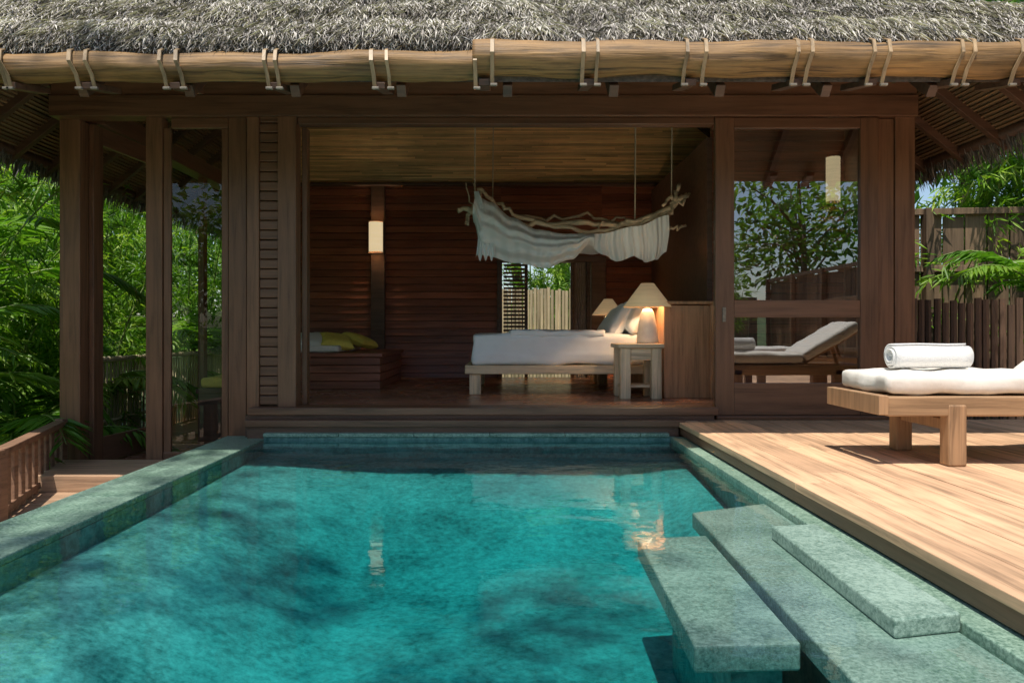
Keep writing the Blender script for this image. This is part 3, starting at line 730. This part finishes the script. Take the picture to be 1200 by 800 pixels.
# ---------------------------------------------------------------- loungers
def lounger(x0,y0,L=2.0,W=.72):
    e=empty('sun_lounger'); z=.16
    mb=MB(); zt=.60
    mb.box(x0+.052,x0+L-.052,y0,y0+.06,zt-.125,zt); mb.box(x0+.052,x0+L-.052,y0+W-.06,y0+W,zt-.125,zt)
    mb.obj('side_rails',M_teak,e,.01)
    mb=MB(); mb.box(x0-.012,x0+.05,y0-.012,y0+W+.012,zt-.115,zt+.008); mb.box(x0+L-.05,x0+L+.01,y0-.01,y0+W+.01,zt-.11,zt+.008)
    x=x0+.08
    while x<x0+L*.62: mb.box(x,x+.07,y0+.062,y0+W-.062,zt-.03,zt-.002); x+=.085
    mb.box(x0+.46,x0+.51,y0+.1,y0+W-.1,zt-.22,zt-.15)
    mb.obj('slats',M_teakz,e,.005)
    mb=MB()
    for x in (x0+.43,x0+L-.35):
        for y in (y0+.0,y0+W-.1): mb.box(x,x+.115,y-.008,y+.10,z+.002,zt-.05)
    mb.obj('legs',M_teakz,e,.012)
    c0=x0+.06; cl=L*.62
    softbox('seat_cushion',(c0+cl/2,y0+W/2,zt+.075),(cl,W-.04,.13),M_cush,e,.055,.022,nsc=4,puff=.02)
    an=.55; bl=.78
    softbox('back_cushion',(c0+cl+math.cos(an)*bl/2,y0+W/2,zt+.085+math.sin(an)*bl/2),(bl,W-.04,.13),M_cush,e,.055,.016,rot=(0,-an,0),nsc=4)
    mb=MB()
    for y in (y0+.07,y0+W-.12): mb.beam((c0+cl,y,zt),(c0+cl+math.cos(an)*bl,y,zt+math.sin(an)*bl),.05,.04)
    for i in range(9):
        q=i/8*bl; mb.beam((c0+cl+math.cos(an)*q,y0+.08,zt+math.sin(an)*q+.01),(c0+cl+math.cos(an)*q,y0+W-.08,zt+math.sin(an)*q+.01),.06,.02)
    mb.beam((c0+cl+.55,y0+W/2,zt-.05),(c0+cl+.45,y0+W/2,zt+.25),.05,.04)
    mb.obj('backrest',M_teak,e,.004); return e
lounger(2.36,4.64); lounger(3.5,2.2)
tw=empty('rolled_towel'); mb=MB(); m=90; vs=[]; turns=4.2; R=.088
cx0,cy,cz=2.62,5.02,.60+.165+.075
for k in range(9):
    x=cx0+.52*k/8
    for i in range(m+1):
        t=i/m; a=t*turns*6.283+.4; r=R*(.18+.82*t)*(1+.02*math.sin(a*3+k))
        vs.append((x+.008*math.sin(t*9+k)*(1 if k in(0,8) else 0),cy+r*math.cos(a)*1.08,cz+r*math.sin(a)))
mb.add(vs,[(k*(m+1)+i,k*(m+1)+i+1,(k+1)*(m+1)+i+1,(k+1)*(m+1)+i) for k in range(8) for i in range(m)],.5)
o=mb.obj('towel',plain('terry_towel',(.86,.85,.83),.95,150,.05,.6),tw,smooth=True); s=o.modifiers.new('s','SOLIDIFY'); s.thickness=.012
# ---------------------------------------------------------------- fences
def fence(name,p0,p1,z0,z1,w=.16,mat=M_fence,rails=True,pole=False):
    e=empty(name); mb=MB(); p0=Vector((*p0,0));p1=Vector((*p1,0)); d=p1-p0; n=int(d.length/w); u=d.normalized(); nn=Vector((-u.y,u.x,0))
    for i in range(n):
        a=p0+d*((i+.5)/n); h=z1+random.uniform(-.05,.03)
        if pole: mb.tube([(a.x,a.y,z0),(a.x+random.gauss(0,.006),a.y,h)],w*.46,7)
        else: mb.beam((a.x,a.y,z0),(a.x,a.y,h),w*.94,.025,up=tuple(nn))
    mb.obj('boards',mat,e,0 if pole else .003)
    if rails:
        mb=MB(); sgn=-1 if nn.y>0 else 1
        for z in (z0+(z1-z0)*.28,z0+(z1-z0)*.72,z1+.02):
            a=p0+nn*.05*sgn;b=p1+nn*.05*sgn; mb.beam((a.x,a.y,z),(b.x,b.y,z),.05,.08)
        k=int(d.length/1.8)+1
        for i in range(k+1):
            a=p0+d*(i/k)+nn*.08*sgn; mb.beam((a.x,a.y,z0),(a.x,a.y,z1+.06),.1,.1,up=(0,1,0))
        mb.obj('rails_and_posts',mat,e,.005)
    return e
fence('wooden_fence',(4.0,9.6),(9.5,8.9),.0,2.5,.26)
fence('wooden_fence',(6.7,8.9),(7.0,-5),.0,2.3,.2)
fence('log_fence',(4.0,7.75),(6.6,7.2),.0,1.32,.075,M_fenced,pole=True,rails=False)
fence('bamboo_fence',(-3,14.6),(6,14.6),-.1,1.85,.07,M_bamf,pole=True,rails=False)
fence('wooden_fence',(-4,-6.2),(7,-6.2),-1.2,1.9,.2)
# ---------------------------------------------------------------- vegetation
for (x,y,h,l) in ((-6.2,7.6,5.2,(.3,-.2)),(-6.6,9.2,6.0,(.4,0)),(-6.3,10.8,5.5,(.4,0)),(-6.9,12.6,6.5,(.3,0)),(-5.6,13.8,6,(.0,0)),(-8.3,8.0,7,(.3,0)),(-8.6,10.4,7.5,(.5,0)),(-5.5,9.9,4.4,(0,0)),(-7.4,6.6,6,(.2,0)),(-7.6,11.6,7,(.2,0))):
    bamboo(x,y,gh(x,y),h,9,1.3,l,per=25)
for (x,y,z,t,L) in ((-5.2,7.9,-1.7,1.3,1.7),(-5.6,9.4,-1.7,1.6,1.9),(-5.0,6.6,-1.7,.8,1.5),(-5.8,11.6,-1.7,1.8,1.9),(-4.9,4.6,-1.7,.4,1.2),(-5.7,7.0,-1.7,2.0,1.9),(-6.2,8.6,-1.7,3.0,2.1),(-5.3,12.6,-1.7,2.2,1.8)):
    palm(x,y,z,t,15,L)
for (x,y,h,l) in ((5.5,10.2,4.4,(-.2,-.5)),(6.6,10.5,5.2,(-.2,-.7)),(7.6,9.8,5,(-.4,-.7)),(1.0,16.3,4,(0,.2)),(2.4,16.6,4.5,(0,.2)),(-.8,16.6,4.5,(0,.2))):
    bamboo(x,y,gh(x,y),h,9,1.0,l,per=28,lz=.35)
for (x,y,z,t,L) in ((6.0,8.1,0,1.3,1.3),(6.3,7.7,0,.8,1.1)): palm(x,y,z,t,13,L)
for i in range(24):
    a=math.pi*(-.03+1.12*i/23)+random.uniform(-.05,.05); d=random.uniform(14,22); x=math.cos(a)*d; y=6+math.sin(a)*d
    tree(x,y,gh(x,y),random.uniform(7,11),random.uniform(3.2,4.2),50,30,.42,'tree',sd=.85)
for (x,y) in ((-11,6.5),(-11,9.5),(-12,13),(-10,16),(-8,19),(9,14),(12,10),(10.5,5),(3,20),(-3,20)):
    tree(x,y,gh(x,y),random.uniform(5.5,7.5),3,50,55,.3,'tree',sd=.6)
for (x,y,h) in ((9,-8,5.5),(5.5,-11,5),(11,-2,6),(-9,-7,6.5),(-12,-4,7),(-7,-11,6),(2,-12,5),(-12,0,7)):
    tree(x,y,gh(x,y),h,2.6,46,46,.3,'tree',sd=.6)
for (x,y) in ((5.6,-4.8),(2.5,-7),(-3.5,-7.2),(-7,-5),(-9,-2)): bamboo(x,y,gh(x,y)if x>5 else -1.7,4.2,8,1.1,(0,0),per=24)
palm(4.4,-4.6,0.0,1.6,14,1.8)
e=empty('overhanging_tree'); mb=MB()
mb.tube([(-5.6,-3.5,-1.7),(-5.4,-3.2,3),(-4.8,-2.6,7),(-3.8,-2.0,9.6),(-2.4,-1.2,11.0)],[.26,.22,.18,.12,.07],10)
P=[];D=[];R=[]
cl=[(-2.6,-1.6,11),(-3.4,-.2,10.6),(-1.5,-.9,11.3),(-.8,-1.7,11.6),(-3.2,1.1,10.9),(-1.0,-.1,11.5),(-3.7,2.2,10.8),(-2.5,.2,11.2),(-2.9,-2.6,10.8),(-1.4,-2.4,11.4)]
for c in cl:
    mb.tube([(-3.8,-2.0,9.6),((c[0]-3.8)/2,(c[1]-2)/2,(c[2]+9.6)/2+.2),c],[.06,.035,.012],6)
    k=180; off=RNG.normal(0,.26,(k,3))*np.array([1,1,.4]); P.append(np.array(c)+off); D.append(off+RNG.normal(0,.4,(k,3))); R.append(np.clip(RNG.normal(.5,.2,k),0,1))
mb.obj('trunk_and_limbs',M_trunk,e,smooth=True)
P=np.concatenate(P);D=np.concatenate(D);LL=RNG.uniform(.12,.22,len(P)); leafmesh('crown',P,D,LL,LL*.45,M_leaft,e,np.concatenate(R))
# ---------------------------------------------------------------- light, world, camera
S=Vector((-.10,-.33,.94)).normalized()
w=bpy.data.worlds.new('World'); SC.world=w; w.use_nodes=True; nt=w.node_tree
bg=nt.nodes['Background']; sky=nt.nodes.new('ShaderNodeTexSky'); sky.sky_type='NISHITA'; sky.sun_disc=False
sky.sun_elevation=math.asin(S.z); sky.sun_rotation=math.atan2(S.x,S.y)
nt.links.new(sky.outputs[0],bg.inputs[0]); bg.inputs[1].default_value=.15
l=bpy.data.lights.new('sun','SUN'); l.energy=5; l.angle=math.radians(.8); l.color=(1,.94,.84); o=bpy.data.objects.new('sun',l); SC.collection.objects.link(o)
o.rotation_euler=S.to_track_quat('Z','Y').to_euler(); o.location=(0,0,20)
cam=bpy.data.cameras.new('camera'); co=bpy.data.objects.new('camera',cam); SC.collection.objects.link(co)
co.location=(0,0,W0); co.rotation_euler=(math.radians(90),0,0); cam.sensor_width=36; cam.lens=36*F/1200
cam.shift_x=(600-VX)/1200; cam.shift_y=-(400-VY)/1200; cam.clip_end=2000; cam.clip_start=.05
SC.camera=co
SC.view_settings.view_transform='Standard'; SC.view_settings.look='None'; SC.view_settings.exposure=0
